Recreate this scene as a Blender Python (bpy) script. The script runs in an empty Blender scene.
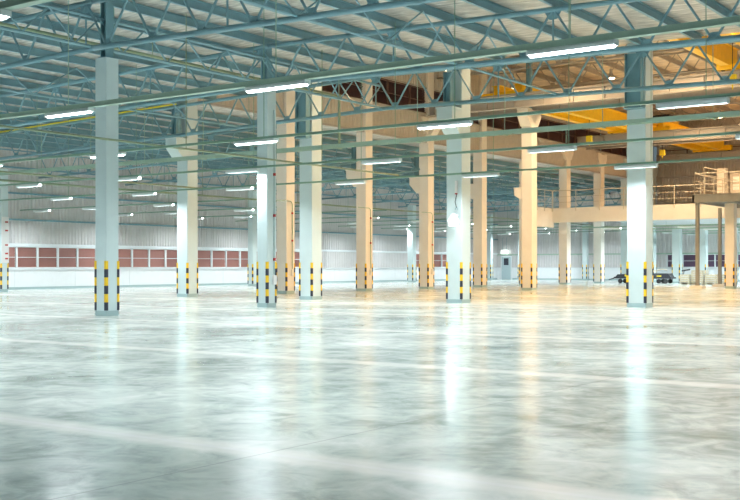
import bpy, math, random
from mathutils import Vector, Matrix
random.seed(7)
SC = bpy.context.scene
COL = SC.collection
PI = math.pi

# ------------------------------------------------------------------ materials
def mat(name, color, rough=0.5, metal=0.0, emit=None, estr=0.0, noise=0.0, nscale=3.0, bump=0.0, bscale=20.0, stretch=None):
    m = bpy.data.materials.new(name); m.use_nodes = True
    nt = m.node_tree; b = nt.nodes['Principled BSDF']
    b.inputs['Base Color'].default_value = (*color, 1)
    b.inputs['Roughness'].default_value = rough
    b.inputs['Metallic'].default_value = metal
    if emit:
        b.inputs['Emission Color'].default_value = (*emit, 1)
        b.inputs['Emission Strength'].default_value = estr
    if noise or bump:
        tc = nt.nodes.new('ShaderNodeTexCoord')
        src = tc.outputs['Object']
        if stretch:
            mp = nt.nodes.new('ShaderNodeMapping'); mp.inputs['Scale'].default_value = stretch
            nt.links.new(src, mp.inputs[0]); src = mp.outputs[0]
    if noise:
        n = nt.nodes.new('ShaderNodeTexNoise'); n.inputs['Scale'].default_value = nscale; n.inputs['Detail'].default_value = 5
        nt.links.new(src, n.inputs['Vector'])
        r = nt.nodes.new('ShaderNodeValToRGB')
        r.color_ramp.elements[0].position = .3; r.color_ramp.elements[1].position = .7
        r.color_ramp.elements[0].color = (*[max(0, c*(1-noise)) for c in color], 1)
        r.color_ramp.elements[1].color = (*[min(1, c*(1+noise*.6)) for c in color], 1)
        nt.links.new(n.outputs['Fac'], r.inputs[0]); nt.links.new(r.outputs[0], b.inputs['Base Color'])
    if bump:
        n2 = nt.nodes.new('ShaderNodeTexNoise'); n2.inputs['Scale'].default_value = bscale; n2.inputs['Detail'].default_value = 4
        nt.links.new(src, n2.inputs['Vector'])
        bp = nt.nodes.new('ShaderNodeBump'); bp.inputs['Strength'].default_value = bump; bp.inputs['Distance'].default_value = .05
        nt.links.new(n2.outputs['Fac'], bp.inputs['Height']); nt.links.new(bp.outputs[0], b.inputs['Normal'])
    return m

M = {}
M['paint']   = mat('pillar_paint', (.60, .71, .72), .5, noise=.04, nscale=1.5)
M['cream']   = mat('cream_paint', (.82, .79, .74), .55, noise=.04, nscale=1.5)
M['band']    = mat('skirting_paint', (.36, .49, .50), .4)
M['steel']   = mat('teal_steel_paint', (.19, .355, .415), .42, .0, noise=.08, nscale=2)
M['steel2']  = mat('grey_steel_paint', (.42, .38, .33), .5, .0, noise=.1, nscale=2)
M['tray']    = mat('green_trunking_paint', (.33, .46, .37), .45)
M['tray2']   = mat('dark_green_trunking_paint', (.22, .37, .28), .45)
M['olive']   = mat('olive_pipe_paint', (.26, .33, .21), .45)
M['yellow']  = mat('yellow_pipe_paint', (.75, .62, .03), .4)
M['crane']   = mat('yellow_crane_paint', (.95, .60, .01), .4, noise=.08)
M['beam']    = mat('runway_grey_paint', (.42, .40, .37), .5, noise=.06)
M['foil']    = mat('roof_foil', (.56, .535, .49), .42, .25, noise=.42, nscale=3.5, bump=.8, bscale=5, stretch=(.45, 2.0, 1))
M['clad']    = mat('ribbed_cladding', (.60, .59, .59), .45, .1, noise=.04)
M['cladw']   = mat('warm_cladding', (.55, .515, .47), .5, .1, noise=.06)
M['dado']    = mat('white_wall_paint', (.80, .84, .86), .5, noise=.02)
M['louvre']  = mat('louvre_rust_brown', (.42, .20, .17), .5, noise=.2, nscale=.25)
M['darkl']   = mat('louvre_dark_maroon', (.085, .035, .04), .5)
M['darkl2']  = mat('louvre_purple_brown', (.14, .085, .15), .5)
M['darkf']   = mat('dark_frame_paint', (.13, .08, .07), .5)
M['frame']   = mat('white_frame_paint', (.72, .77, .79), .45)
M['lamp']    = mat('lamp_housing_white', (.75, .80, .80), .4)
M['tube']    = mat('lit_tube', (1, 1, 1), .4, emit=(.90, .98, 1.0), estr=12)
M['lens']    = mat('wall_lamp_lens', (1, 1, 1), .4, emit=(.95, .98, 1.0), estr=3)
M['bay']     = mat('lit_warm_lens', (1, 1, 1), .4, emit=(1, .80, .50), estr=14)
M['black']   = mat('black_rubber', (.02, .022, .025), .5)
M['dark']    = mat('dark_machine_paint', (.035, .04, .05), .4)
M['red']     = mat('red_box_paint', (.45, .03, .03), .4)
M['white']   = mat('white_plastic', (.8, .8, .8), .4)
M['door']    = mat('teal_door_paint', (.42, .54, .57), .45)
M['glass']   = mat('dark_door_glass', (.03, .035, .05), .15)
M['wood']    = mat('pale_crate_wood', (.68, .62, .48), .7, noise=.15, nscale=6)
M['bronze']  = mat('brown_steel_paint', (.28, .28, .26), .5, noise=.08)
M['exit']    = mat('lit_exit_sign', (.9, .95, .9), .4, emit=(.9, 1, .93), estr=2.5)
M['rail']    = mat('rail_steel', (.60, .56, .48), .45)

def stripe_mat():
    m = bpy.data.materials.new('hazard_stripes'); m.use_nodes = True
    nt = m.node_tree; b = nt.nodes['Principled BSDF']; b.inputs['Roughness'].default_value = .4
    tc = nt.nodes.new('ShaderNodeTexCoord'); sp = nt.nodes.new('ShaderNodeSeparateXYZ')
    nt.links.new(tc.outputs['Object'], sp.inputs[0])
    d = nt.nodes.new('ShaderNodeMath'); d.operation = 'MULTIPLY'; d.inputs[1].default_value = 2.0   # 0.25 m bands
    nt.links.new(sp.outputs['Z'], d.inputs[0])
    f = nt.nodes.new('ShaderNodeMath'); f.operation = 'FRACT'; nt.links.new(d.outputs[0], f.inputs[0])
    g = nt.nodes.new('ShaderNodeMath'); g.operation = 'GREATER_THAN'; g.inputs[1].default_value = .5
    nt.links.new(f.outputs[0], g.inputs[0])
    mx = nt.nodes.new('ShaderNodeMix'); mx.data_type = 'RGBA'
    mx.inputs[6].default_value = (.025, .03, .055, 1); mx.inputs[7].default_value = (.88, .56, .02, 1)
    nt.links.new(g.outputs[0], mx.inputs[0]); nt.links.new(mx.outputs[2], b.inputs['Base Color'])
    return m
M['stripe'] = stripe_mat()

def floor_mat():
    m = bpy.data.materials.new('polished_concrete'); m.use_nodes = True
    nt = m.node_tree; N = nt.nodes; L = nt.links; b = N['Principled BSDF']
    tc = N.new('ShaderNodeTexCoord')
    def noise(scale, det, dist=0, vec=None):
        n = N.new('ShaderNodeTexNoise'); n.inputs['Scale'].default_value = scale; n.inputs['Detail'].default_value = det
        n.inputs['Distortion'].default_value = dist; n.inputs['Roughness'].default_value = .62
        L.new(vec or tc.outputs['Object'], n.inputs['Vector']); return n.outputs['Fac']
    def math_(op, a, bv, clamp=False):
        n = N.new('ShaderNodeMath'); n.operation = op; n.use_clamp = clamp
        for i, v in enumerate((a, bv)):
            if v is None: continue
            if isinstance(v, (int, float)): n.inputs[i].default_value = v
            else: L.new(v, n.inputs[i])
        return n.outputs[0]
    big = noise(.22, 5, .6); fine = noise(2.3, 8, 1.2); mid = noise(.8, 6, .8)
    s = math_('ADD', math_('MULTIPLY', big, .38), math_('ADD', math_('MULTIPLY', mid, .32), math_('MULTIPLY', fine, .30)))
    r = N.new('ShaderNodeValToRGB'); L.new(s, r.inputs[0])
    e = r.color_ramp.elements
    e[0].position = .38; e[0].color = (.28, .35, .32, 1)
    e[1].position = .63; e[1].color = (.78, .81, .775, 1)
    k = r.color_ramp.elements.new(.5); k.color = (.55, .62, .58, 1)
    # pour joints: pale bands every 7 m along x, saw cuts along y
    sp = N.new('ShaderNodeSeparateXYZ'); L.new(tc.outputs['Object'], sp.inputs[0])
    def line(out, off, per, w):
        a = math_('ADD', out, off); a = math_('DIVIDE', a, per); a = math_('FRACT', math_('ADD', a, 100.5), None)
        a = math_('ABSOLUTE', math_('SUBTRACT', a, .5), None); a = math_('MULTIPLY', a, per)
        n = N.new('ShaderNodeMapRange'); n.inputs['From Min'].default_value = w*.45; n.inputs['From Max'].default_value = w
        n.inputs['To Min'].default_value = 1; n.inputs['To Max'].default_value = 0
        L.new(a, n.inputs['Value']); return n.outputs[0]
    wob = math_('MULTIPLY', math_('SUBTRACT', mid, .5), .16)
    yb = math_('ADD', sp.outputs['Y'], wob)
    band = math_('MULTIPLY', line(yb, 23.8, 7.0, .30), .8)
    thin = math_('MULTIPLY', line(sp.outputs['Y'], 23.8, 7.0, .05), .95)
    cut = math_('MULTIPLY', line(sp.outputs['X'], -31.8, 7.0, .016), .4)
    def mix(fac, c1, c2):
        n = N.new('ShaderNodeMix'); n.data_type = 'RGBA'; L.new(fac, n.inputs[0]); L.new(c1, n.inputs[6]); n.inputs[7].default_value = (*c2, 1)
        return n.outputs[2]
    c = mix(band, r.outputs[0], (.90, .90, .85)); c = mix(thin, c, (.88, .88, .86)); c = mix(cut, c, (.24, .26, .25))
    L.new(c, b.inputs['Base Color'])
    rr = N.new('ShaderNodeMapRange'); L.new(s, rr.inputs['Value'])
    rr.inputs['From Min'].default_value = .4; rr.inputs['From Max'].default_value = .62
    rr.inputs['To Min'].default_value = .13; rr.inputs['To Max'].default_value = .25
    L.new(rr.outputs[0], b.inputs['Roughness'])
    b.inputs['Specular IOR Level'].default_value = .75
    bp = N.new('ShaderNodeBump'); bp.inputs['Strength'].default_value = .09; bp.inputs['Distance'].default_value = .02
    L.new(noise(1.1, 3, .5), bp.inputs['Height']); L.new(bp.outputs[0], b.inputs['Normal'])
    return m
M['floor'] = floor_mat()

# ------------------------------------------------------------------ mesh helpers
class MB:
    def __init__(s): s.v = []; s.f = []
    def box(s, x0, y0, z0, x1, y1, z1):
        if x0 > x1: x0, x1 = x1, x0
        if y0 > y1: y0, y1 = y1, y0
        if z0 > z1: z0, z1 = z1, z0
        n = len(s.v)
        s.v += [(x0,y0,z0),(x1,y0,z0),(x1,y1,z0),(x0,y1,z0),(x0,y0,z1),(x1,y0,z1),(x1,y1,z1),(x0,y1,z1)]
        for q in ((3,2,1,0),(4,5,6,7),(0,1,5,4),(1,2,6,5),(2,3,7,6),(3,0,4,7)): s.f.append(tuple(n+i for i in q))
        return s
    def bar(s, p, q, r, n=8, r2=None, rx=None, cap=True):
        p = Vector(p); q = Vector(q); d = (q-p)
        if d.length < 1e-6: return s
        d.normalize(); up = Vector((0,0,1)) if abs(d.z) < .99 else Vector((1,0,0))
        a = d.cross(up).normalized(); b = a.cross(d).normalized(); k = len(s.v); r2 = r if r2 is None else r2
        off = PI/4 if n == 4 else 0; mul = math.sqrt(2) if n == 4 else 1
        for c, rad in ((p, r), (q, r2)):
            for i in range(n):
                t = 2*PI*i/n + off
                w = a*math.cos(t)*mul*(rx if rx else rad) + b*math.sin(t)*mul*rad
                s.v.append(tuple(c + w))
        for i in range(n):
            j = (i+1) % n; s.f.append((k+i, k+j, k+n+j, k+n+i))
        if cap:
            s.f.append(tuple(k+i for i in reversed(range(n)))); s.f.append(tuple(k+n+i for i in range(n)))
        return s
    def extr(s, prof, axis, a0, a1):
        """closed 2-D profile swept along an axis; prof gives the two other coordinates in x,y,z order"""
        n = len(prof); k = len(s.v)
        for a in (a0, a1):
            for u, w in prof:
                s.v.append((a, u, w) if axis == 'x' else (u, a, w) if axis == 'y' else (u, w, a))
        for i in range(n):
            j = (i+1) % n; s.f.append((k+i, k+j, k+n+j, k+n+i))
        s.f.append(tuple(k+i for i in reversed(range(n)))); s.f.append(tuple(k+n+i for i in range(n)))
        return s
    def mesh(s, name, m, smooth=False):
        me = bpy.data.meshes.new(name); me.from_pydata(s.v, [], s.f)
        import bmesh
        bm = bmesh.new(); bm.from_mesh(me); bmesh.ops.recalc_face_normals(bm, faces=bm.faces); bm.to_mesh(me); bm.free()
        me.materials.append(m)
        if smooth:
            for p in me.polygons: p.use_smooth = len(p.vertices) == 4
        return me
    def build(s, name, m, parent=None, loc=None, smooth=False):
        return link(name, s.mesh(name, m, smooth), parent, loc)
def link(name, data, parent=None, loc=None):
    o = bpy.data.objects.new(name, data); COL.objects.link(o)
    if parent is not None: o.parent = parent
    if loc is not None: o.location = loc
    return o
def tag(o, label, cat, group=None, kind=None):
    o['label'] = label; o['category'] = cat
    if group: o['group'] = group
    if kind: o['kind'] = kind
    return o
def thing(name, label, cat, loc=(0,0,0), group=None, rz=0):
    o = bpy.data.objects.new(name, None); COL.objects.link(o); o.location = loc; o.rotation_euler = (0,0,rz)
    o.empty_display_size = .2
    return tag(o, label, cat, group)
def struct(o):
    o['kind'] = 'structure'; return o
def bevel(o, w=.012, seg=1):
    b = o.modifiers.new('bevel', 'BEVEL'); b.width = w; b.segments = seg; b.limit_method = 'ANGLE'; return o

# ------------------------------------------------------------------ frame of the place
CAMX, CAMY, CAMZ, F = 37.46, -37.3, 1.5, 1070.0
UX, UY = .58, .815
def px(x, y, z=0):
    w, d = x-CAMX, y-CAMY
    r = UY*w + UX*d; f = -UX*w + UY*d
    return (370 + F*r/f, 266.2 - F*(z-CAMZ)/f, f) if f > .5 else (-9999, 0, f)
RIDGE = 12.1
def RH(x): return 9.45 - .022*abs(x-RIDGE)           # centre line of the trusses' top chord
WX, WY = -21.2, 70.0                                  # inner face of the left wall, of the far wall
XR = 42.0                                             # right end of what is built
YF = -44.0                                            # near end

# ------------------------------------------------------------------ room shell
struct(MB().box(WX-.4, YF, -.3, XR, WY+.4, 0).build('floor', M['floor']))
# low roof (front hall and left hall)
def roof_sheet(name, x0, x1, y0, y1, m):
    b = MB(); xs = sorted({x0, x1, *([RIDGE] if x0 < RIDGE < x1 else [])})
    prof = [(x, RH(x)+.40) for x in xs] + [(x, RH(x)+.50) for x in reversed(xs)]
    n = len(prof); k = 0
    for y in (y0, y1):
        for x, z in prof: b.v.append((x, y, z))
    for i in range(n):
        j = (i+1) % n; b.f.append((i, j, n+j, n+i))
    b.f.append(tuple(range(n))); b.f.append(tuple(range(n, 2*n)))
    return struct(b.build(name, m))
roof_sheet('ceiling', WX-.4, XR, YF, 0.0, M['foil'])
roof_sheet('ceiling', WX-.4, -.25, 0.0, WY+.4, M['foil'])
roof_sheet('ceiling', -.25, XR, 64.0, WY+.4, M['foil'])
CH = 15.6
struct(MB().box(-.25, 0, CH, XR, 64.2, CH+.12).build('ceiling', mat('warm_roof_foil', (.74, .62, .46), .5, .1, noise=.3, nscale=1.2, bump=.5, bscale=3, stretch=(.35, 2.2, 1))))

def ribbed(axis, pos, a0, a1, z0, z1, pitch=.27, depth=.045, side=1, rib=.07):
    """trapezoidal cladding sheet with thickness, ribs vertical; axis = the direction it runs"""
    b = MB(); pts = []; n = int((a1-a0)/pitch)
    for i in range(n):
        a = a0 + i*pitch
        pts += [(a, 0), (a+pitch-rib-.05, 0), (a+pitch-rib, depth), (a+pitch-.03, depth)]
    pts.append((a1, 0))
    def P(a, o, z):
        o = pos + side*o
        return (a, o, z) if axis == 'x' else (o, a, z)
    for a, o in pts: b.v += [P(a, o, z0), P(a, o, z1), P(a, -.06, z0), P(a, -.06, z1)]
    for i in range(len(pts)-1):
        k = 4*i
        b.f += [(k, k+4, k+5, k+1), (k+2, k+3, k+7, k+6), (k, k+2, k+6, k+4), (k+1, k+5, k+7, k+3)]
    e = 4*(len(pts)-1)
    b.f += [(0,1,3,2), (e, e+2, e+3, e+1)]
    return b
# left wall: dado, louvre windows, ribbed cladding
struct(ribbed('y', WX, YF, WY+.3, 2.95, RH(WX)+.40, depth=.075).build('wall_left', M['clad']))
struct(MB().box(WX-.3, YF, 0, WX, WY+.3, 1.30).build('wall_left_lower', M['dado']))
j = MB(); y = YF+1
while y < WY: j.box(WX, y, .16, WX+.012, y+.03, 1.28); y += 4.86
struct(j.build('trim_1', M['frame']))
struct(MB().box(WX, YF, 0, WX+.02, WY, .15).build('baseboard_left', M['band']))
struct(MB().box(WX-.02, YF, 2.80, WX+.09, WY, 2.97).build('trim_2', M['frame']))
struct(MB().box(WX-.02, YF, 1.28, WX+.10, WY, 1.36).build('trim_3', M['frame']))
# plain cladding where there is no window
struct(ribbed('y', WX, 35.25, 52.2, 1.36, 2.80).build('wall_left_panel', M['clad']))
struct(ribbed('y', WX, 60.0, WY, 1.36, 2.80).build('wall_left_panel', M['clad']))
def louvre_bank(name, axis, pos, a0, n, w, z0, z1, side=1, m='louvre', fm='frame', first=0):
    fr = MB(); root = None
    def BX(bb, aa, ab, oa, ob, za, zb):
        oa, ob = pos+side*oa, pos+side*ob
        if axis == 'y': bb.box(oa, aa, za, ob, ab, zb)
        else: bb.box(aa, oa, za, ab, ob, zb)
    for i in range(first, n+1): BX(fr, a0+i*w-.06, a0+i*w+.06, -.10, .06, z0, z1)
    BX(fr, a0, a0+n*w, -.10, .06, z0, z0+.07); BX(fr, a0, a0+n*w, -.10, .06, z1-.07, z1)
    BX(fr, a0, a0+n*w, -.10, .02, (z0+z1)/2-.02, (z0+z1)/2+.02)
    BX(fr, a0, a0+n*w, -.30, -.26, z0, z1)
    root = struct(fr.build(name, M[fm]))
    for i in range(n):
        l = MB(); k = 0; z = z0+.08
        while z < z1-.1:
            aa, ab = a0+i*w+.06, a0+(i+1)*w-.06
            o0, o1 = pos+side*-.11, pos+side*-.03
            vs = [(o1, z), (o1, z+.015), (o0, z+.125), (o0, z+.11)]
            if axis == 'y': l.extr([(p, q) for p, q in vs], 'y', aa, ab)
            else: l.extr([(p, q) for p, q in vs], 'x', aa, ab)
            z += .105
        l.build('louvre', M[m], root)
    return root
wn = 1
for (k0, k1) in ((-30, -15), (-15, 0), (0, 14), (14, 18)):
    louvre_bank(f'window_{wn}', 'y', WX, 5.74+1.636*k0, k1-k0, 1.636, 1.36, 2.80, first=0 if k0 == -30 else 1); wn += 1
louvre_bank(f'window_{wn}', 'y', WX, 52.9, 4, 1.7, 1.36, 2.80); wn += 1
for y0, y1 in ((YF, 5.74-1.636*30-.06), (52.2, 52.84), (59.76, 60.0)):
    struct(MB().box(WX-.1, y0, 1.36, WX+.02, y1, 2.80).build('wall_left_panel', M['dado']))
# far wall
EWY = 63.8
struct(ribbed('x', EWY, -.2, XR, 6.18, CH, side=-1, pitch=.3).build('wall_end_upper', M['cladw']))
struct(ribbed('x', WY, WX, XR, 2.80, 9.9, side=-1, pitch=.3).build('wall_far', M['clad']))
DX0, DX1 = -20.6, -19.45
struct(MB().box(WX-.3, WY, 0, DX0-.1, WY+.3, 1.30).box(DX1+.1, WY, 0, XR, WY+.3, 1.30).build('wall_far_lower', M['dado']))
struct(MB().box(DX1+.2, WY-.02, 0, XR, WY, .15).build('baseboard_far', M['band']))
struct(MB().box(WX, WY-.07, 1.28, DX0-.1, WY, 1.36).box(DX1+.1, WY-.07, 1.28, XR, WY, 1.36).build('trim_4', M['frame']))

struct(ribbed('x', WY, DX1+.12, -1.48, 1.36, 2.80, side=-1, pitch=.3).build('wall_far_panel', M['clad']))
struct(MB().box(WX, WY, 1.30, DX0-.1, WY+.1, 2.80).build('wall_far_panel', M['clad']))
struct(MB().box(WX, WY-.10, 2.72, XR, WY, 2.86).build('trim_5', M['tray']))
louvre_bank(f'window_{wn}', 'x', WY, -1.42, 14, 1.64, 1.36, 2.72, side=-1, m='darkl2'); wn += 1
struct(ribbed('x', WY, -1.42+14*1.64+.06, XR, 1.36, 2.80, side=-1, pitch=.3).build('wall_far_panel', M['clad']))
# door in the far wall
dr = MB().box(DX0, WY-.01, .01, DX1, WY+.04, 2.55)
door = struct(dr.build('door_1', M['door']))
MB().box(DX0+.28, WY-.03, 1.62, DX1-.28, WY-.005, 2.4).build('window_pane', M['glass'], door)
MB().box(DX0-.12, WY-.05, 0, DX0, WY+.05, 2.68).box(DX1, WY-.05, 0, DX1+.12, WY+.05, 2.68).box(DX0, WY-.05, 2.56, DX1, WY+.05, 2.68).build('door_frame', M['frame'], door)
MB().bar((DX0+.1, WY-.03, 1.05), (DX0+.1, WY-.09, 1.05), .015).bar((DX0+.1, WY-.09, 1.05), (DX0+.24, WY-.09, 1.05), .013).build('door_handle', M['white'], door)
# side wall that closes the tall hall above the low roof (plane x = 0)
struct(ribbed('y', -.22, 0.0, EWY, 9.66, 11.5, side=1, pitch=.3).build('wall_side', M['cladw']))
struct(ribbed('y', -.22, 0.0, EWY, 13.1, CH, side=1, pitch=.3).build('wall_side_upper', M['cladw']))
louvre_bank(f'window_{wn}', 'y', -.22, 0.0, 25, 2.5, 11.5, 13.1, m='darkl', fm='darkf'); wn += 1
struct(MB().box(-.22, 0, 9.56, -.10, WY, 9.68).box(-.22, 0, 11.42, -.10, EWY, 11.5).box(-.22, 0, 13.1, -.10, EWY, 13.18).build('trim_6', M['beam']))
# louvre band and rails on the far wall of the tall hall
louvre_bank(f'window_{wn}', 'x', EWY, 0.2, 15, 2.6, 11.6, 12.7, side=-1, m='darkl', fm='darkf'); wn += 1
g = MB()
for z in (7.6, 8.8, 10.0, 11.45, 12.75): g.box(0, EWY-.16, z, XR, EWY-.02, z+.13)
struct(g.build('trim_7', M['beam']))
# front edge of the tall hall above the low roof
struct(MB().box(-.25, -.1, 9.72, XR, .0, CH).build('wall_front_upper', M['cladw']))
# rails on the left wall (girts)
g = MB()
for z in (4.45, 6.15, 7.8): g.box(WX, YF, z, WX+.14, WY, z+.11)
struct(g.build('trim_8', M['steel']))

# ------------------------------------------------------------------ pillars
def guard_mesh(h=1.5, w=.075, t=.012):
    # an angle strip around the corner at the origin of the strip, pillar to the -x,+y side
    b = MB(); b.extr([(-w, 0), (-w, -t), (t, -t), (t, w), (0, w), (0, 0)], 'z', 0, h)
    return b.mesh('corner_guard', M['stripe'])
GUARD = guard_mesh()
def pillar(label, cx, cy, a, h, paint='paint', corbels=(), post=None, band=True, base_z=.0, group='concrete pillars', guards=True):
    """(cx, cy) = the corner towards the camera (+x, -y)"""
    x, y = cx-a/2, cy+a/2
    r = thing('concrete_pillar', label, 'pillar', (x, y, base_z), group)
    s = a/2
    c = .02
    prof = [(-s+c,-s),(s-c,-s),(s,-s+c),(s,s-c),(s-c,s),(-s+c,s),(-s,s-c),(-s,-s+c)]
    MB().extr(prof, 'z', 0, h).build('shaft', M[paint], r)
    if band: MB().extr([(u*1.012, v*1.012) for u, v in prof], 'z', 0, .155).build('painted_base', M['band'], r)
    if guards:
        for k, (gx, gy) in enumerate(((s,-s),(s,s),(-s,s),(-s,-s))):
            o = link('corner_guard', GUARD, r, (gx, gy, .162)); o.rotation_euler = (0,0,k*PI/2)
    for (dx, dy, zt, ext, dep) in corbels:
        b = MB(); q = [(s-.01, zt), (s+ext, zt), (s+ext, zt-.42), (s+.25*ext, zt-dep), (s-.01, zt-dep)]
        if dx:
            b.extr([(p[0]*dx, p[1]) for p in [(0,0)]] and [(dx*u, w) for u, w in q], 'y', -s, s)
        else:
            b.extr([(dy*u, w) for u, w in q], 'x', -s, s)
        b.build('corbel', M[paint], r)
        MB().box(*( (dx*(s+ext+.03), -s-.03, zt, dx*(s-.0), s+.03, zt+.07) if dx else (-s-.03, dy*(s+ext+.03), zt, s+.03, dy*s, zt+.07))).build('corbel_cap', M[paint], r)
    if post:
        (ox, oy, z0, z1, wx, wy) = post
        b = MB()      # an H section
        b.box(ox-wx/2, oy-wy/2, z0, ox-wx/2+.03, oy+wy/2, z1).box(ox+wx/2-.03, oy-wy/2, z0, ox+wx/2, oy+wy/2, z1).box(ox-wx/2+.03, oy-.02, z0, ox+wx/2-.03, oy+.02, z1)
        b.box(ox-wx/2-.04, oy-wy/2-.04, z0, ox+wx/2+.04, oy+wy/2+.04, z0+.04)
        b.build('steel_post', M['steel'], r)
    return r
BIG, SM = .72, .5
# small pillars on the ridge line of the front hall
PA = pillar('blue-white square pillar standing alone nearest the camera on the left', 12.33, -15.68, SM, 7.8, post=(0, 0, 7.8, 9.5, .26, .3), group=None)
PC = pillar('small blue-white pillar with a conduit and small red boxes down its right face', 11.92, -7.84, SM, 7.95, post=(0, 0, 7.95, 9.5, .26, .3), group=None)
tall = CH-.02
PB = pillar('big pillar with a corbel, second from the left, blue left face and cream right face', 0.0, 0, BIG, tall, corbels=((0,-1,7.65,.75,1.0),), post=(0, -.74, 7.72, 9.45, .34, .34), group=None)
PE = pillar('big pillar without corbel, right behind and beside the small pillar with the conduit', 7.74, 0, BIG, tall, post=(0, -.56, 7.2, 9.45, .6, .32), group=None)
PH = pillar('big pillar in the middle with the round wall lamp glaring on it', 15.45, 0, BIG, tall, corbels=((0,-1,7.8,.75,.95),), post=(0, -.74, 7.87, 9.3, .34, .34), group=None)
PK = pillar('big brightly lit white pillar nearest the camera on the right', 23.15, 0, BIG, tall, post=(0, -.56, 7.2, 9.2, .6, .32), group=None)
for x_ in (31.0, 38.8):
    pillar('big pillar continuing the front line beyond the right edge', x_, 0, BIG, tall, post=(0, -.56, 7.2, 9.0, .6, .32))
CB = ((-1,0,7.3,.75,1.0),)
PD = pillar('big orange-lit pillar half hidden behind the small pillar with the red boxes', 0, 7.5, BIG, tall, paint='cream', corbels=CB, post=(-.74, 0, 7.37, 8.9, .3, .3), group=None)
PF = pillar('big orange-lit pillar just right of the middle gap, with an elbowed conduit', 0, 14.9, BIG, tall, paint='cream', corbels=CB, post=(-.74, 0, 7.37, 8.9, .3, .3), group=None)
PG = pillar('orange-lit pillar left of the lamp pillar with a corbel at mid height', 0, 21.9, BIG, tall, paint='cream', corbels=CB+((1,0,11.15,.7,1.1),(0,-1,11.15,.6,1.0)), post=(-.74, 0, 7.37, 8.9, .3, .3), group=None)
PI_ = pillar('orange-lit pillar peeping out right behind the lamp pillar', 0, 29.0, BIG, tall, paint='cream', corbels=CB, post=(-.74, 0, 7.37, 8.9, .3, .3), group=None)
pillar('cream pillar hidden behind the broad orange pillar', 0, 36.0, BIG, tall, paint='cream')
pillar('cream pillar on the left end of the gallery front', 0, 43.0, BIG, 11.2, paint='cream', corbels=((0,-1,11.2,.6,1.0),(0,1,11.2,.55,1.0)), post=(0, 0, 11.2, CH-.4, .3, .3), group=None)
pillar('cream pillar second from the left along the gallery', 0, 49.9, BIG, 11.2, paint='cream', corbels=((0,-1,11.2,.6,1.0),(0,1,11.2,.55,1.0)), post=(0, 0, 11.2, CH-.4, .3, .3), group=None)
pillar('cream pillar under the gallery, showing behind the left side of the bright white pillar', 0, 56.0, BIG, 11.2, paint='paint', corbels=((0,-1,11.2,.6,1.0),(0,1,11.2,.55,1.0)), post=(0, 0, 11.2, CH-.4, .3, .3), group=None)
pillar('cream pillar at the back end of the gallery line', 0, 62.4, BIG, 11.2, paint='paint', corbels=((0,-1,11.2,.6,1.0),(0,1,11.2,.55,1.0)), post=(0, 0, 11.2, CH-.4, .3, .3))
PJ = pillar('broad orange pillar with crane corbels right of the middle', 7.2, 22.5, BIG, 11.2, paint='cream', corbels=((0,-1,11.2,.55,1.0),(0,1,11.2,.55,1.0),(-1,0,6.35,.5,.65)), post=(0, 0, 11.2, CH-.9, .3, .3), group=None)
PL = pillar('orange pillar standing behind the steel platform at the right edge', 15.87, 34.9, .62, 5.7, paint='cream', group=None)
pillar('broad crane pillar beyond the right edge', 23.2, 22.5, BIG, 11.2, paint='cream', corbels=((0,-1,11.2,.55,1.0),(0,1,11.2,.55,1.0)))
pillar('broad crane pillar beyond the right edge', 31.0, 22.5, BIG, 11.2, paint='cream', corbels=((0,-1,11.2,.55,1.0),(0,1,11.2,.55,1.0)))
PU1 = pillar('white pillar under the gallery, left of the stacked crates', 5.0, 55.4, .7, 4.9, group=None)
PU2 = pillar('white pillar under the gallery, seen between the two platform posts', 7.3, 55.4, .66, 4.9, group=None)
PU3 = pillar('white pillar under the gallery, right of the platform posts', 9.9, 55.4, .66, 4.9, group=None)
pillar('short pale pillar standing up from the gallery floor behind the railing', 9.0, 55.4, .72, 3.7, paint='cream', band=False, base_z=6.25, guards=False, group=None)
# wall-side pillars of the left hall
PR = pillar('white pillar cut by the left edge of the picture', -16.45, 1.2, SM, 7.2, group=None)
PS = pillar('thin teal wall pillar peeping out left of the small pillar with red boxes', -16.7, 23.5, SM, 7.2, group=None)
PP = pillar('teal wall pillar with a flat top, left of the orange pillar with the mid-height corbel', -17.2, 46.4, .6, 7.2, group=None)
pillar('teal wall pillar left of the far door', -19.9, 66.2, .5, 7.2, group=None)
pillar('teal wall pillar right of the far door', -17.6, 68.9, .4, 7.2, group=None)
pillar('narrow white wall pillar on the far wall, left of the gallery end', -9.8, 68.9, .5, 7.2, group=None)

# conduits on pillars
def conduit(pl, a, pts, boxes, sw=None, m='band'):
    b = MB()
    for p, q in zip(pts, pts[1:]): b.bar(p, q, .022, 6)
    b.build('conduit', M[m], pl)
    for p in boxes:
        MB().box(p[0]-.04, p[1]-.035, p[2]-.05, p[0]+.03, p[1]+.035, p[2]+.05).build('junction_box', M['red'], pl)
    if sw: MB().box(sw[0]-.04, sw[1]-.08, sw[2]-.22, sw[0]+.06, sw[1]+.08, sw[2]+.12).build('switch_box', M['white'], pl)
s_ = .25
conduit(PC, .5, [(s_+.03, .1, 7.2), (s_+.03, .1, 1.2)], [(s_+.05,.1,4.85), (s_+.05,.1,3.35), (s_+.05,.1,1.75)], (s_+.04, .1, 1.05))
s_ = .36
for pl, zt in ((PD, 5.05), (PF, 5.0), (PG, 5.0)):
    conduit(pl, .72, [(s_+.05, -1.2, zt), (s_+.05, -.1, zt), (s_+.05, .02, zt-.05), (s_+.05, .08, zt-.17), (s_+.05, .08, 1.35)],
            [(s_+.06,.08,4.4), (s_+.06,.08,2.9)], (s_+.04, .08, 1.2), 'tray')

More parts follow.
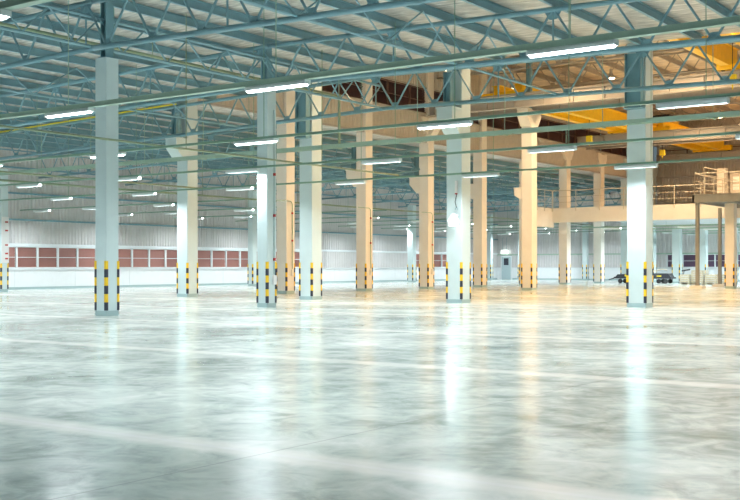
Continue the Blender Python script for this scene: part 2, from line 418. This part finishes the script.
# ------------------------------------------------------------------ roof trusses
NODE0, NP = 11.74, 1.93
def truss(label, y, x0, x1, hb=1.4, m='steel', r=.085, wr=.038, hfun=RH, group=None, n=8, vert=()):
    t = thing('roof_truss', label, 'roof truss', (0, y, 0), group)
    xs = [x0] + ([RIDGE] if x0 < RIDGE < x1 and hfun is RH else []) + [x1]
    for nm, dz in (('top_chord', 0), ('bottom_chord', -hb)):
        b = MB()
        for p, q in zip(xs, xs[1:]): b.bar((p, 0, hfun(p)+dz), (q, 0, hfun(q)+dz), r, n)
        b.build(nm, M[m], t, smooth=n > 4)
    k0 = math.ceil((x0-NODE0)/NP); k1 = math.floor((x1-NODE0)/NP)
    for k in range(k0, k1+1):
        x = NODE0 + k*NP; zt = hfun(x)
        for sx in (-1, 1):
            xb = x + sx*NP/2
            if x0-.01 <= xb <= x1+.01:
                MB().bar((x+sx*.06, 0, zt-r*.6), (xb-sx*.06, 0, hfun(xb)-hb+r*.6), wr, 6).build('diagonal_brace', M[m], t)
        if k % 3 == 0:
            MB().bar((x, 0, zt), (x, 0, hfun(x)-hb), wr*.8, 6).build('upright_strut', M[m], t)
            MB().extr([(x-.28, zt-.05), (x+.28, zt-.05), (x+.12, zt-.3), (x-.12, zt-.3)], 'y', -.012, .012).build('gusset_plate', M[m], t)
        xb = x + NP/2
        if xb < x1:
            zb = hfun(xb)-hb
            MB().extr([(xb-.2, zb+.05), (xb-.1, zb+.22), (xb+.1, zb+.22), (xb+.2, zb+.05)], 'y', -.012, .012).build('gusset_plate', M[m], t)
    return t
truss('nearest blue roof truss, resting on the nearest left pillar', -15.95+.0, WX, XR, group=None)
truss('blue roof truss crossing over the small pillar with the conduit', -7.95, WX, XR)
truss('blue roof truss along the line of the lamp pillar and the bright white pillar', -.38-.72+.36, WX, XR)
truss('blue roof truss overhead, in front of the nearest left pillar', -23.5, WX, XR)
GL = 'roof trusses of the low left hall'
names = ['first', 'second', 'third', 'fourth', 'fifth', 'sixth', 'seventh', 'eighth']
for i, y in enumerate((7.9-.76, 15.3-.76, 22.3-.76, 29.4-.76, 36.4-.76, 43.4-.76, 50.3-.76, 57.0-.76, 64.0)):
    truss('blue truss of the low hall behind the pillar row, %s' % ('nearest of them' if i == 0 else 'farthest by the far wall' if i == 8 else '%s from the front' % names[i]),
          y+.36, WX, -.75, m='steel', r=.07, wr=.032, group=GL, n=6)
GC = 'roof trusses of the tall crane hall'
def CHh(x): return CH-.45
for i, y in enumerate((7.5, 15.0, 22.86, 30.0, 37.5, 45.0, 52.5, 60.0)):
    truss('brown truss high under the tall hall roof, %s' % ('nearest of them' if i == 0 else 'farthest of them' if i == 7 else '%s from the front' % names[i]),
          y, .1, XR, hb=1.25, m='steel2', r=.07, wr=.035, hfun=CHh, group=GC, n=6)
# truss along the ridge line, between the two small pillars and on to the pillar line
t = thing('ridge_truss', 'light teal lattice girder running back along the ridge from pillar to pillar', 'roof truss', (0, 0, 0))
XL = 12.0
MB().bar((XL, -30, 9.0), (XL, -.8, 9.0), .05, 6).build('top_chord', M['steel'], t)
MB().bar((XL, -30, 8.1), (XL, -.8, 8.1), .05, 6).build('bottom_chord', M['steel'], t)
yy = -29.6; up = True
while yy < -1.6:
    MB().bar((XL, yy, 8.1 if up else 9.0), (XL, yy+.93, 9.0 if up else 8.1), .028, 6).build('diagonal_brace', M['steel'], t); yy += .93; up = not up
for xl, wh in ((-10.5, 'middle of the low left hall'), (4.0, 'front hall left of the ridge'), (20.0, 'front hall right of the ridge')):
    if xl > 0: ya, yb = -30, -.8
    else: ya, yb = -30, 69.5
    hh = RH(xl)-.05
    t = thing('bracing_girder', f'thin blue bracing lattice running back under the roof, {wh}', 'roof bracing', (0,0,0))
    MB().bar((xl, ya, hh-1.3), (xl, yb, hh-1.3), .04, 6).build('bottom_chord', M['steel'], t)
    yy = ya; k = 0
    while yy < yb-3.8 and k < 48:
        MB().bar((xl, yy, hh-1.3 if k % 2 else hh), (xl, yy+2.0, hh if k % 2 else hh-1.3), .026, 6).build('diagonal_brace', M['steel'], t); yy += 2.0; k += 1

# purlins
k = math.ceil((WX+.3-NODE0)/NP)
pm = {}
while NODE0 + k*NP < XR-.1:
    x = NODE0 + k*NP
    y1 = -.14 if x > -.3 else WY-.05
    b = MB(); z = RH(x)+.09
    b.extr([(x-.03, z), (x+.07, z), (x+.07, z+.015), (x-.015, z+.015), (x-.015, z+.275), (x+.07, z+.275), (x+.07, z+.29), (x-.03, z+.29)], 'y', YF+.2, y1)
    o = b.build('roof_purlin', M['steel']); tag(o, 'long blue purlin carrying the silvery sheets of the low roof', 'purlin', 'purlins of the low roof')
    # cleats are too small to be told apart
    k += 1
for k in range(1, 21):
    x = .3 + k*1.98
    if x > XR: break
    b = MB(); z = CH-.38
    b.extr([(x-.03, z), (x+.07, z), (x+.07, z+.02), (x-.01, z+.02), (x-.01, z+.34), (x+.07, z+.34), (x+.07, z+.36), (x-.03, z+.36)], 'y', .1, EWY-.2)
    o = b.build('roof_purlin', M['steel2']); tag(o, 'brown purlin high under the roof of the tall crane hall', 'purlin', 'purlins of the tall roof')

# ------------------------------------------------------------------ lighting trunking and tube lights
ROWH = 5.02
rows = [-28.15 + 6.75*k for k in range(15)]
rows[3] = -8.10
rows[4] = -1.45
ORD = ['nearest', 'second', 'third', 'fourth', 'fifth', 'sixth', 'seventh', 'eighth', 'ninth', 'tenth', 'eleventh', 'twelfth', 'thirteenth', 'fourteenth', 'fifteenth']
CNT = ['leftmost', 'second from left', 'third from left', 'fourth from left', 'fifth from left', 'sixth from left', 'seventh from left', 'eighth from left', 'ninth from left', 'tenth from left']
hb = MB()      # housing, around the lamp centre, along x
L_ = 1.5; hw = .085
hb.extr([(-hw, -.055), (-hw, -.01), (-.045, .035), (.045, .035), (hw, -.01), (hw, -.055), (hw-.008, -.055), (hw-.008, -.012), (.04, .025), (-.04, .025), (-hw+.008, -.012), (-hw+.008, -.055)], 'x', -L_/2, L_/2)
hb.box(-L_/2-.02, -hw, -.055, -L_/2, hw, .03).box(L_/2, -hw, -.055, L_/2+.02, hw, .03)
HOUS = hb.mesh('housing', M['lamp'])
TUBE = MB().bar((-L_/2+.02, 0, -.050), (L_/2-.02, 0, -.050), .040, 10, rx=.062).mesh('tube', M['tube'], True)
ald = bpy.data.lights.new('tube_light', 'AREA'); ald.shape = 'RECTANGLE'; ald.size = 1.4; ald.size_y = .12
ald.energy = 165; ald.color = (.88, .95, 1.0); ald.spread = math.radians(158)
ald2 = ald.copy(); ald2.energy = 235
ald3 = ald.copy(); ald3.energy = 165; ald3.spread = math.radians(152)
lamps = []
hb = MB()      # deep trough that hides the tube from the side; the tube shows at its right end only
hb.extr([(-hw, -.095), (-hw, -.01), (-.045, .035), (.045, .035), (hw, -.01), (hw, -.095), (hw-.008, -.095), (hw-.008, -.012), (.04, .025), (-.04, .025), (-hw+.008, -.012), (-hw+.008, -.095)], 'x', -L_/2, L_/2)
hb.box(-L_/2-.02, -hw, -.095, -L_/2, hw, .03)
HOUS2 = hb.mesh('housing', M['lamp'])
hb.box(L_/2, -hw, -.095, L_/2+.02, hw, .03)
HOUS3 = hb.mesh('housing', M['lamp'])
TUBE2 = MB().bar((-L_/2+.02, 0, -.034), (L_/2+.0, 0, -.034), .019, 8).bar((L_/2, 0, -.034), (L_/2+.05, 0, -.034), .03, 8).mesh('tube', M['tube'], True)
TUBE3 = MB().bar((-L_/2+.02, 0, -.034), (L_/2-.01, 0, -.034), .019, 8).mesh('tube', M['tube'], True)
def tube_light(x, y, z, label, group, data=None, deep=True):
    t = thing('tube_light', label, 'tube light', (x, y, z), group)
    link('housing', (HOUS3 if x > 5 else HOUS2) if deep else HOUS, t); link('tube', (TUBE3 if x > 5 else TUBE2) if deep else TUBE, t)
    l = link('tube_glow', data or ald, t, (0, 0, -.11))
    return t
def in_view(x, y, z):
    q = px(x, y, z); return -6 < q[0] < 746 and q[2] > 2
def row_tray(y, z, x0, x1, label, hang, zr, th=.10, tw=.05, mt='tray'):
    t = thing('lighting_trunking', label, 'trunking', (0, y, 0))
    b = MB(); b.box(x0, -tw, z+.01, x1, tw, z+th); b.box(x0, -tw-.02, z-.005, x1, tw+.02, z+.012)
    b.build('channel', M[mt], t)
    x = hang
    while x < x1:
        MB().bar((x, 0, z+th), (x, 0, zr(x)), .008, 4).build('hanger_rod', M[mt], t); x += 6.2
    return t
for k, y in enumerate(rows):
    if y < 0.0:
        x0, x1 = -20.6, XR-1
    else:
        x0, x1 = -20.6, -1.35
    if y < 69:
        row_tray(y, ROWH+.04, x0, x1, f'green lighting trunking carrying the {ORD[k]} row of tube lights from the camera', x0+1.1, lambda x: RH(x)+.2, .10 if k < 2 else .065, .05 if k < 2 else .03, 'tray' if k < 2 else 'tray2')
    cand = []
    i = -9
    while True:
        xe = 17.3 + 6.2*i + {0: .5, 1: .42, 2: .1, 3: -.15, 4: -.15}.get(k, 0); i += 1
        if xe < WX+1.1: continue
        if xe < WX+4: xe += 1.5
        if xe > x1-.5: break
        cand.append(xe)
    seen = [x for x in cand if in_view(x, y, ROWH)]
    for x in cand:
        if x in seen:
            lb = f'tube light in the {ORD[k]} lamp row from the camera, {CNT[min(9, seen.index(x))]} in view'
            g = None
        else:
            lb = 'tube light out of the picture at the side of the lamp rows'; g = 'tube lights outside the frame'
        tube_light(x, y, ROWH, lb, g, ald3 if x < -9 else None, deep=not (k < 2 or (k == 2 and x < 27)))
# rows under the gallery
for k, y in enumerate((44.6, 50.8, 58.2, 65.0)):
    row_tray(y, 4.62, .6, 38, f'green lighting trunking under the gallery floor, {ORD[k]} from the gallery front', 1.5, lambda x: 5.02)
    cand = [3.2 + 6.2*i for i in range(6)]
    seen = [x for x in cand if in_view(x, y, 4.5)]
    for x in cand:
        lb = f'tube light under the gallery, {ORD[k]} row from the gallery front, {CNT[seen.index(x)]} in view' if x in seen else 'tube light under the gallery beyond the right edge'
        tube_light(x, y, 4.58, lb, None if x in seen else 'gallery tube lights outside the frame', ald2)

# pipes and the cable ladder
def pipe(name, label, pts, r, m, cat='pipe', hang=()):
    b = MB()
    for p, q in zip(pts, pts[1:]): b.bar(p, q, r, 8)
    for p in pts[1:-1]: b.bar((p[0], p[1], p[2]-r*1.25), (p[0], p[1], p[2]+r*1.25), r*1.25, 8)
    if hang:
        t = thing(name, label, cat, (0, 0, 0)); b.build('pipe_run', M[m], t, smooth=True)
        for h in hang: MB().bar(h, (h[0], h[1], RH(h[0])+.1), .01, 4).build('hanger_rod', M[m], t)
        return t
    o = b.build(name, M[m], smooth=True); return tag(o, label, cat)
pipe('overhead_pipe', 'olive green pipe running back just under the roof, above the nearest left pillar', [(10.4, -32, 8.62), (10.4, -1.5, 8.62), (10.4, -1.5, 6.5)], .06, 'olive', hang=[(10.4, y, 8.66) for y in (-28, -20, -12, -4)])
pipe('overhead_pipe', 'green pipe running back at lamp height across the nearest left pillar', [(13.0, -32, 5.22), (13.0, -.9, 5.22)], .035, 'olive', hang=[(13.0, y, 5.24) for y in (-27, -20, -13, -6)])
pipe('overhead_pipe', 'long olive pipe at lamp height running back past the corbelled pillar', [(1.2, -32, 5.22), (1.2, -.2, 5.22)], .04, 'olive', hang=[(1.2, y, 5.24) for y in (-20, -13, -6)])
pipe('overhead_pipe', 'orange-lit pipe in the low left hall running back behind the pillars', [(-2.9, -14, 5.27), (-2.9, 60, 5.27)], .05, 'olive', hang=[(-2.9, y, 5.22) for y in (4, 12, 20, 28, 36, 44)])
pipe('gas_pipe', 'bright yellow pipe following the roof truss to the corbelled pillar', [(-17.0, -.95, 6.5), (-17.0, -.95, 8.83), (.2, -.95, 9.27)], .045, 'yellow')
t = thing('cable_ladder', 'long green cable ladder crossing in front of the big pillars', 'cable ladder', (0, -1.95, 6.45))
MB().box(-14, -.17, -.05, XR-1, -.14, .10).build('side_rail', M['tray'], t)
MB().box(-14, .14, -.05, XR-1, .17, .10).build('side_rail', M['tray'], t)
RUNG = MB().box(0, -.14, -.03, .06, .14, 0).mesh('rung', M['olive']); x = -13.8
while x < XR-1.2: link('rung', RUNG, t, (x, 0, 0)); x += .56
MB().box(-14, -.11, .0, XR-1, .11, .035).build('cables', M['tray'], t)
x = -12.5
while x < XR-1:
    MB().bar((x, 0, -.07), (x, 0, RH(x)-1.95-0+.0 - 4.5), .010, 4).box(x-.03, -.2, -.09, x+.03, .2, -.05).build('hanger', M['tray'], t); x += 3.87

# wall lamp on the middle pillar
wl_ = thing('wall_lamp', 'round glaring wall lamp low on the middle pillar below a dangling cable', 'wall lamp', (15.24, -.01, 3.42))
MB().bar((0, 0, -.28), (0, 0, -.10), .20, 16, r2=.24).bar((0, 0, -.1), (0, 0, .14), .24, 16, r2=.12).bar((0, 0, .14), (0, 0, .2), .12, 12, r2=.06).build('housing', M['white'], wl_).location = (0, -.27, 0)
MB().bar((0, -.27, -.31), (0, -.27, -.283), .19, 16).build('lens', M['lens'], wl_)
MB().box(-.06, -.3, .1, .06, 0, .16).build('bracket', M['white'], wl_)
pl_ = bpy.data.lights.new('wall_lamp_glow', 'POINT'); pl_.energy = 12; pl_.shadow_soft_size = .15; pl_.color = (.95, .97, 1)
link('lamp_glow', pl_, wl_, (0, -.55, -.05))
cb = thing('hanging_cable', 'cable and hook with a red tag hanging above the round wall lamp', 'cable', (15.24, -.03, 4.0))
pts = [(.0, -.02, .95), (-.02, -.03, .6), (.0, -.03, .35), (-.06, -.03, .1), (.02, -.04, -.15)]
b = MB()
for p, q in zip(pts, pts[1:]): b.bar(p, q, .014, 6)
b.build('cord', M['black'], cb)
MB().box(-.045, -.08, .45, .045, .0, .95).build('plug_box', M['white'], cb)
MB().box(-.035, -.09, .40, .035, .0, .45).build('red_tag', M['red'], cb)
b = MB()
for i in range(10):
    a0, a1 = -PI*.2+i*.42, -PI*.2+(i+1)*.42
    b.bar((.02+.06*math.cos(a0), -.05, -.2+.07*math.sin(a0)), (.02+.06*math.cos(a1), -.05, -.2+.07*math.sin(a1)), .012, 6)
b.build('hook', M['steel'], cb)

# exit sign above the far door
ex = thing('exit_sign', 'small lit white sign box hanging above the far door', 'sign', (-20.05, WY-.35, 3.1))
MB().box(-.42, -.05, -.2, .42, .05, .2).build('sign_box', M['exit'], ex)
MB().bar((-.25, 0, .2), (-.25, 0, 1.6), .015, 6).bar((.25, 0, .2), (.25, 0, 1.6), .015, 6).bar((-.25, 0, 1.6), (-.25, .3, 1.6), .015, 6).bar((.25, 0, 1.6), (.25, .3, 1.6), .015, 6).build('hanger_rod', M['steel'], ex)

# notice panel on the left-edge pillar
nb = thing('notice_board', 'white board with small red marks on the pillar at the left edge', 'notice board', (-16.42, 1.46, 3.0))
MB().box(0, -.24, -1.3, .03, .24, 1.4).build('board', M['white'], nb)
for z in (1.05, .55, -.3, -.8, -1.1): MB().box(.03, -.02, z, .036, .18, z+.09).build('red_mark', M['red'], nb)

# ------------------------------------------------------------------ tall hall: cranes
def runway(label, y, x0, x1, z0, z1):
    t = thing('crane_runway_beam', label, 'crane beam', (0, y, 0))
    b = MB(); b.box(x0, -.17, z0, x1, .17, z0+.05).box(x0, -.17, z1-.05, x1, .17, z1).box(x0, -.02, z0+.05, x1, .02, z1-.05)
    b.build('girder', M['beam'], t)
    x = x0+.4; st = MB().box(0, -.15, z0+.05, .03, .15, z1-.05).mesh('stiffener', M['beam'])
    while x < x1: link('stiffener', st, t, (x, 0, 0)); x += 1.95
    MB().box(x0, -.04, z1, x1, .04, z1+.08).build('rail', M['beam'], t)
    return t
runway('grey crane beam resting on the broad orange pillar corbel', 21.75, .2, XR, 11.27, 12.1)
runway('grey crane beam on the rear corbel of the broad orange pillar', 23.95, .2, XR, 11.27, 12.1)
runway('pale crane beam above the gallery front', 44.6, .2, XR, 11.27, 12.1)
runway('crane beam hidden along the inner side of the front pillar line', 1.3, .2, XR, 11.27, 12.1)
runway('crane beam along the far wall of the tall hall', 62.6, .2, XR, 11.27, 12.1)
runway('second crane beam just behind the gallery front beam', 46.4, .2, XR, 11.27, 12.1)
def crane(label, x, y0, y1, gap, hoist_y, zt=12.2, h=1.0, side=-1):
    t = thing('overhead_crane', label, 'overhead crane', (x, 0, zt))
    for sx in (-1, 1):
        xo = sx*gap/2
        b = MB(); b.extr([(y0+.2, .35), (y0+1.6, .0), (y1-1.6, .0), (y1-.2, .35), (y1-.2, h), (y0+.2, h)], 'x', xo-.24, xo+.24)
        b.box(xo-.34, y0+.2, h, xo+.34, y1-.2, h+.04)
        b.build('bridge_girder', M['crane'], t)
        MB().box(xo-.03, y0+.3, h+.04, xo+.03, y1-.3, h+.1).build('trolley_rail', M['beam'], t)
    for yy in (y0, y1):
        e = MB().box(-gap/2-.9, yy-.2, .03, gap/2+.9, yy+.2, .5).build('end_carriage', M['crane'], t)
        for sx in (-1, 1): MB().bar((sx*(gap/2+.6), yy-.09, .12), (sx*(gap/2+.6), yy+.09, .12), .14, 12).build('wheel', M['dark'], e)
    tr = MB().box(-gap/2-.2, hoist_y-.8, h+.12, gap/2+.2, hoist_y+.8, h+.32).build('trolley', M['crane'], t)
    MB().box(-gap/2+.1, hoist_y-.55, h+.32, gap/2-.1, hoist_y+.4, h+.85).build('hoist_motor', M['dark'], tr)
    MB().bar((-gap/2+.3, hoist_y+.55, h+.55), (gap/2-.3, hoist_y+.55, h+.55), .22, 12).build('rope_drum', M['crane'], tr)
    MB().bar((0, hoist_y, h+.2), (0, hoist_y, -1.0), .02, 6).build('rope', M['dark'], tr)
    MB().box(-.2, hoist_y-.14, -1.45, .2, hoist_y+.14, -1.0).bar((0, hoist_y, -1.45), (0, hoist_y, -1.75), .05, 8, r2=.03).build('hook_block', M['yellow'], tr)
    # festoon rail along the girder
    MB().box(gap/2+.4, y0+.4, h-.05, gap/2+.46, y1-.4, h+.02).build('festoon_rail', M['crane'], t)
    return t
crane('big yellow overhead crane near the roof at the upper right', 21.0, 1.3, 21.75, 2.4, 17.5)
crane('yellow overhead crane with a dark hoist behind the broad orange pillar', 4.6, 23.95, 44.6, 1.6, 37.0)
crane('yellow overhead crane above the gallery, right of the bright white pillar', 5.6, 46.4, 62.6, 1.8, 49.5)

# high-bay lamps
bd = bpy.data.lights.new('high_bay', 'SPOT'); bd.energy = 2900; bd.color = (1.0, .66, .36); bd.shadow_soft_size = .3; bd.spot_size = math.radians(160); bd.spot_blend = .7
HB = MB().bar((0,0,.0), (0,0,.32), .26, 14, r2=.10).bar((0,0,.32), (0,0,.6), .10, 10, r2=.09).mesh('reflector', M['beam'])
HL = MB().bar((0,0,-.03), (0,0,.0), .23, 14).mesh('lens', M['bay'])
hbn = 0
poss = [(x, y) for y in (4.5, 12, 18.5, 27, 34, 41, 49, 54.5, 59) for x in (3.5, 10.5, 17.5, 24.5, 31.5)]
vis = [(x, y) for x, y in poss if in_view(x, y, 13.4)]
for x, y in poss:
    ri = (4.5, 12, 18.5, 27, 34, 41, 49, 54.5, 59).index(y)
    rowv = [a for a, c in vis if c == y]
    if x in rowv: lb = f'round high bay lamp, {ORD[ri]} row back in crane hall, {CNT[rowv.index(x)]}'; g = None
    else: lb = 'round warm high bay lamp outside the picture'; g = 'high bay lamps outside the frame'
    t = thing('high_bay_lamp', lb, 'high bay lamp', (x, y, 13.45), g)
    link('reflector', HB, t); link('lens', HL, t)
    MB().bar((0,0,.6), (0,0,CH-13.45), .012, 5).build('hanger_rod', M['beam'], t)
    if y < 56 and x > 4 and (x < 11 and y < 50 or x > 11 and (ri + int((x-3.5)/7)) % 2 == 0): link('lamp_glow', bd, t, (0, 0, -.08))

# ------------------------------------------------------------------ gallery (mezzanine)
struct(MB().box(-1.0, 42.4, 5.05, XR, 42.65, 6.22).box(-1.0, 42.65, 5.75, XR, WY, 6.18).build('wall_gallery_front', M['cream']))
struct(MB().box(-1.25, 39.5, 4.66, -1.0, 42.65, 6.22).box(-2.4, 39.5, 4.66, -1.25, 39.75, 6.22).box(-2.4, 39.75, 5.75, -1.25, 63.6, 6.18).build('wall_gallery_side', M['cream']))
struct(MB().box(-.9, 42.7, 5.60, XR, WY-.1, 5.74).build('ceiling_gallery', M['dado']))
def railing(label, pts, h, step, m='rail', z=6.22, mids=(.45, .9)):
    t = thing('guard_railing', label, 'railing', (0,0,z))
    for (p, q) in zip(pts, pts[1:]):
        P, Q = Vector((*p, 0)), Vector((*q, 0)); n = max(1, round((Q-P).length/step))
        for i in range(n+1):
            c = P.lerp(Q, i/n)
            MB().bar((c.x, c.y, -.28), (c.x, c.y, h), .032, 6).build('post', M[m], t)
        MB().bar((P.x, P.y, h), (Q.x, Q.y, h), .035, 8).build('handrail', M[m], t)
        for k in mids: MB().bar((P.x, P.y, k), (Q.x, Q.y, k), .02, 6).build('mid_rail', M[m], t)
    return t
railing('long beige steel railing along the front edge of the gallery', [(-.93, 42.33), (13.2, 42.33)], 1.4, 1.95)
railing('short railing on the gallery side wing behind the broad orange pillar', [(-.93, 39.5), (-.93, 42.2)], 1.4, 1.8)

# steel platform
t = thing('steel_platform', 'brown steel platform on thin posts in front of the gallery at the right', 'platform', (0,0,0))
PX0, PX1, PY0, PY1 = 13.5, 24.0, 33.6, 42.2
b = MB(); b.box(PX0, PY0, 5.75, PX1, PY0+.12, 6.25).box(PX0, PY1-.12, 5.75, PX1, PY1, 6.25).box(PX0, PY0, 5.75, PX0+.12, PY1, 6.25)
b.build('frame', M['bronze'], t)
x = PX0+1.5
while x < PX1: MB().box(x, PY0+.12, 5.85, x+.08, PY1-.12, 6.15).build('joist', M['bronze'], t); x += 1.5
MB().box(PX0-.05, PY0-.05, 6.25, PX1, PY1, 6.30).build('deck', M['bronze'], t)
for (x, y) in ((13.75, 33.9), (13.0, 41.1), (19.5, 33.9), (19.5, 41.4)):
    p = MB(); p.box(x-.11, y-.11, .02, x+.11, y-.09, 5.75).box(x-.11, y+.09, .02, x+.11, y+.11, 5.75).box(x-.03, y-.09, .02, x+.03, y+.09, 5.75)
    p.build('post', M['bronze'], t)
    MB().box(x-.42, y-.42, 0, x+.42, y+.42, .2).build('footing', M['cream'], t)
railing('railing round the steel platform deck', [(PX0+.1, 41.8), (PX0+.1, 33.8), (23.5, 33.8)], 1.4, 2.0, z=6.30)
t = thing('stair_handrail', 'sloping handrail rising from the platform towards the back wall', 'handrail', (0,0,6.3))
MB().bar((13.5, 36.0, 2.0), (17.5, 41.0, 1.1), .03, 6).bar((13.5, 36.0, 1.5), (17.5, 41.0, .6), .02, 6).build('rail_tubes', M['rail'], t)
for f_ in (0, .33, .66, 1): MB().bar((13.5+4*f_, 36+5*f_, 0), (13.5+4*f_, 36+5*f_, 2.0-.9*f_), .025, 6).build('baluster', M['rail'], t)
for i, (zz, w_) in enumerate(((8.9, 'upper'), (8.25, 'lower'))):
    o = MB().box(9.75, 55.0, zz-.24, 10.3, 55.03, zz+.24).build('wall_notice', M['white']); tag(o, f'{w_} white notice sheet beside the short pale gallery pillar', 'notice')
tb = tag(MB().box(9.6, 55.03, 6.2, 10.4, 55.1, 9.4).build('notice_stand', M['cladw']), 'pale board behind the two notice sheets on the gallery', 'board')

# ------------------------------------------------------------------ things on the floor under the gallery
t = thing('flat_trailer', 'long low black trailer loaded with machine parts behind the bright white pillar', 'trailer', (2.75, 52.9, 0))
MB().box(-2.6, -.6, .42, 2.6, .6, .56).build('deck', M['dark'], t)
MB().extr([(-2.5, .56), (-2.3, .78), (-1.2, .84), (-.6, .7), (.2, .72), (.5, .88), (2.3, .88), (2.5, .56)], 'y', -.5, .5).build('machine_parts', M['dark'], t)
MB().box(-1.6, -.56, .6, -1.1, -.5, .78).box(1.3, -.56, .6, 1.7, -.5, .7).build('yellow_marks', M['yellow'], t)
MB().bar((-2.6, 0, .5), (-3.3, 0, .3), .05, 6).build('drawbar', M['dark'], t)
for x in (-2.0, 1.5, 2.1):
    MB().bar((x, -.62, .2), (x, -.5, .2), .2, 14).build('wheel', M['black'], t)
    MB().bar((x, .5, .2), (x, .62, .2), .2, 14).build('wheel', M['black'], t)
MB().bar((.4, 0, 1.0), (1.6, .1, 1.25), .06, 6).bar((1.6, .1, 1.25), (2.0, .1, 1.15), .05, 6).build('hose', M['wood'], t)
def crate(label, x, y, w, d, h):
    t = thing('slatted_crate', label, 'crate', (x, y, 0), rz=math.atan2(-.58, .815)*.3)
    b = MB()
    for sx in (-1, 1):
        for sy in (-1, 1): b.box(sx*w/2-.04, sy*d/2-.04, .12, sx*w/2+.04, sy*d/2+.04, h)
    b.build('corner_posts', M['wood'], t)
    b = MB(); z = .18
    while z < h:
        b.box(-w/2, -d/2-.05, z, w/2, -d/2-.03, z+.13).box(-w/2, d/2+.03, z, w/2, d/2+.05, z+.13)
        b.box(w/2+.03, -d/2, z, w/2+.05, d/2, z+.13).box(-w/2-.05, -d/2, z, -w/2-.03, d/2, z+.13); z += .17
    b.build('slats', M['wood'], t)
    MB().box(-w/2, -d/2, .0, -w/2+.12, d/2, .12).box(w/2-.12, -d/2, 0, w/2, d/2, .12).box(-w/2, -d/2, .12, w/2, d/2, .15).build('base_runners', M['wood'], t)
    MB().box(-w/2+.06, -d/2+.06, .15, w/2-.06, d/2-.06, h-.12).build('packed_goods', M['dado'], t)
    return t
crate('pale slatted crate just left of the first platform post', 7.6, 49.8, .75, .9, .80)
crate('taller slatted crate behind the first platform post', 8.62, 49.9, .95, .9, 1.05)
crate('slatted crate left of the second platform post', 9.75, 49.8, .85, .9, .85)
crate('slatted crate right of the second platform post', 10.75, 49.8, .85, .9, .85)
t = thing('pallet_truck', 'small black hand pallet truck handle standing behind the crates', 'pallet truck', (6.3, 52.2, 0))
MB().bar((0, 0, .2), (.25, -.1, 1.1), .03, 6).build('handle', M['black'], t)
MB().bar((.05, -.1, 1.1), (.75, -.1, 1.22), .07, 6).build('grip', M['black'], t)
MB().box(-.3, 0, .06, -.12, 1.1, .12).box(.12, 0, .06, .3, 1.1, .12).build('forks', M['black'], t)
MB().bar((-.08, -.05, .1), (.08, -.05, .1), .1, 12).build('wheel', M['black'], t)

# ------------------------------------------------------------------ ambient fill, camera, view
w = bpy.data.worlds.new('ambient_fill'); SC.world = w; w.use_nodes = True
bg = w.node_tree.nodes['Background']; bg.inputs[0].default_value = (.60, .80, .88, 1); bg.inputs[1].default_value = .17  # teal fill added from the world, entering through the sides left unbuilt
cd = bpy.data.cameras.new('camera'); cam = bpy.data.objects.new('camera', cd); COL.objects.link(cam)
cd.sensor_width = 36; cd.sensor_fit = 'HORIZONTAL'; cd.lens = F/740*36; cd.shift_y = 16.2/740; cd.clip_end = 300
cam.location = (CAMX, CAMY, CAMZ); cam.rotation_euler = (PI/2, 0, math.atan2(UX, UY))
SC.camera = cam
vs = SC.view_settings
vs.view_transform = 'Standard'; vs.look = 'None'; vs.gamma = 1; vs.use_curve_mapping = False; vs.exposure = 0.3
SC.cycles.max_bounces = 8; SC.cycles.diffuse_bounces = 5; SC.cycles.glossy_bounces = 4
SC.cycles.use_denoising = True
SC.cycles.sample_clamp_indirect = 6
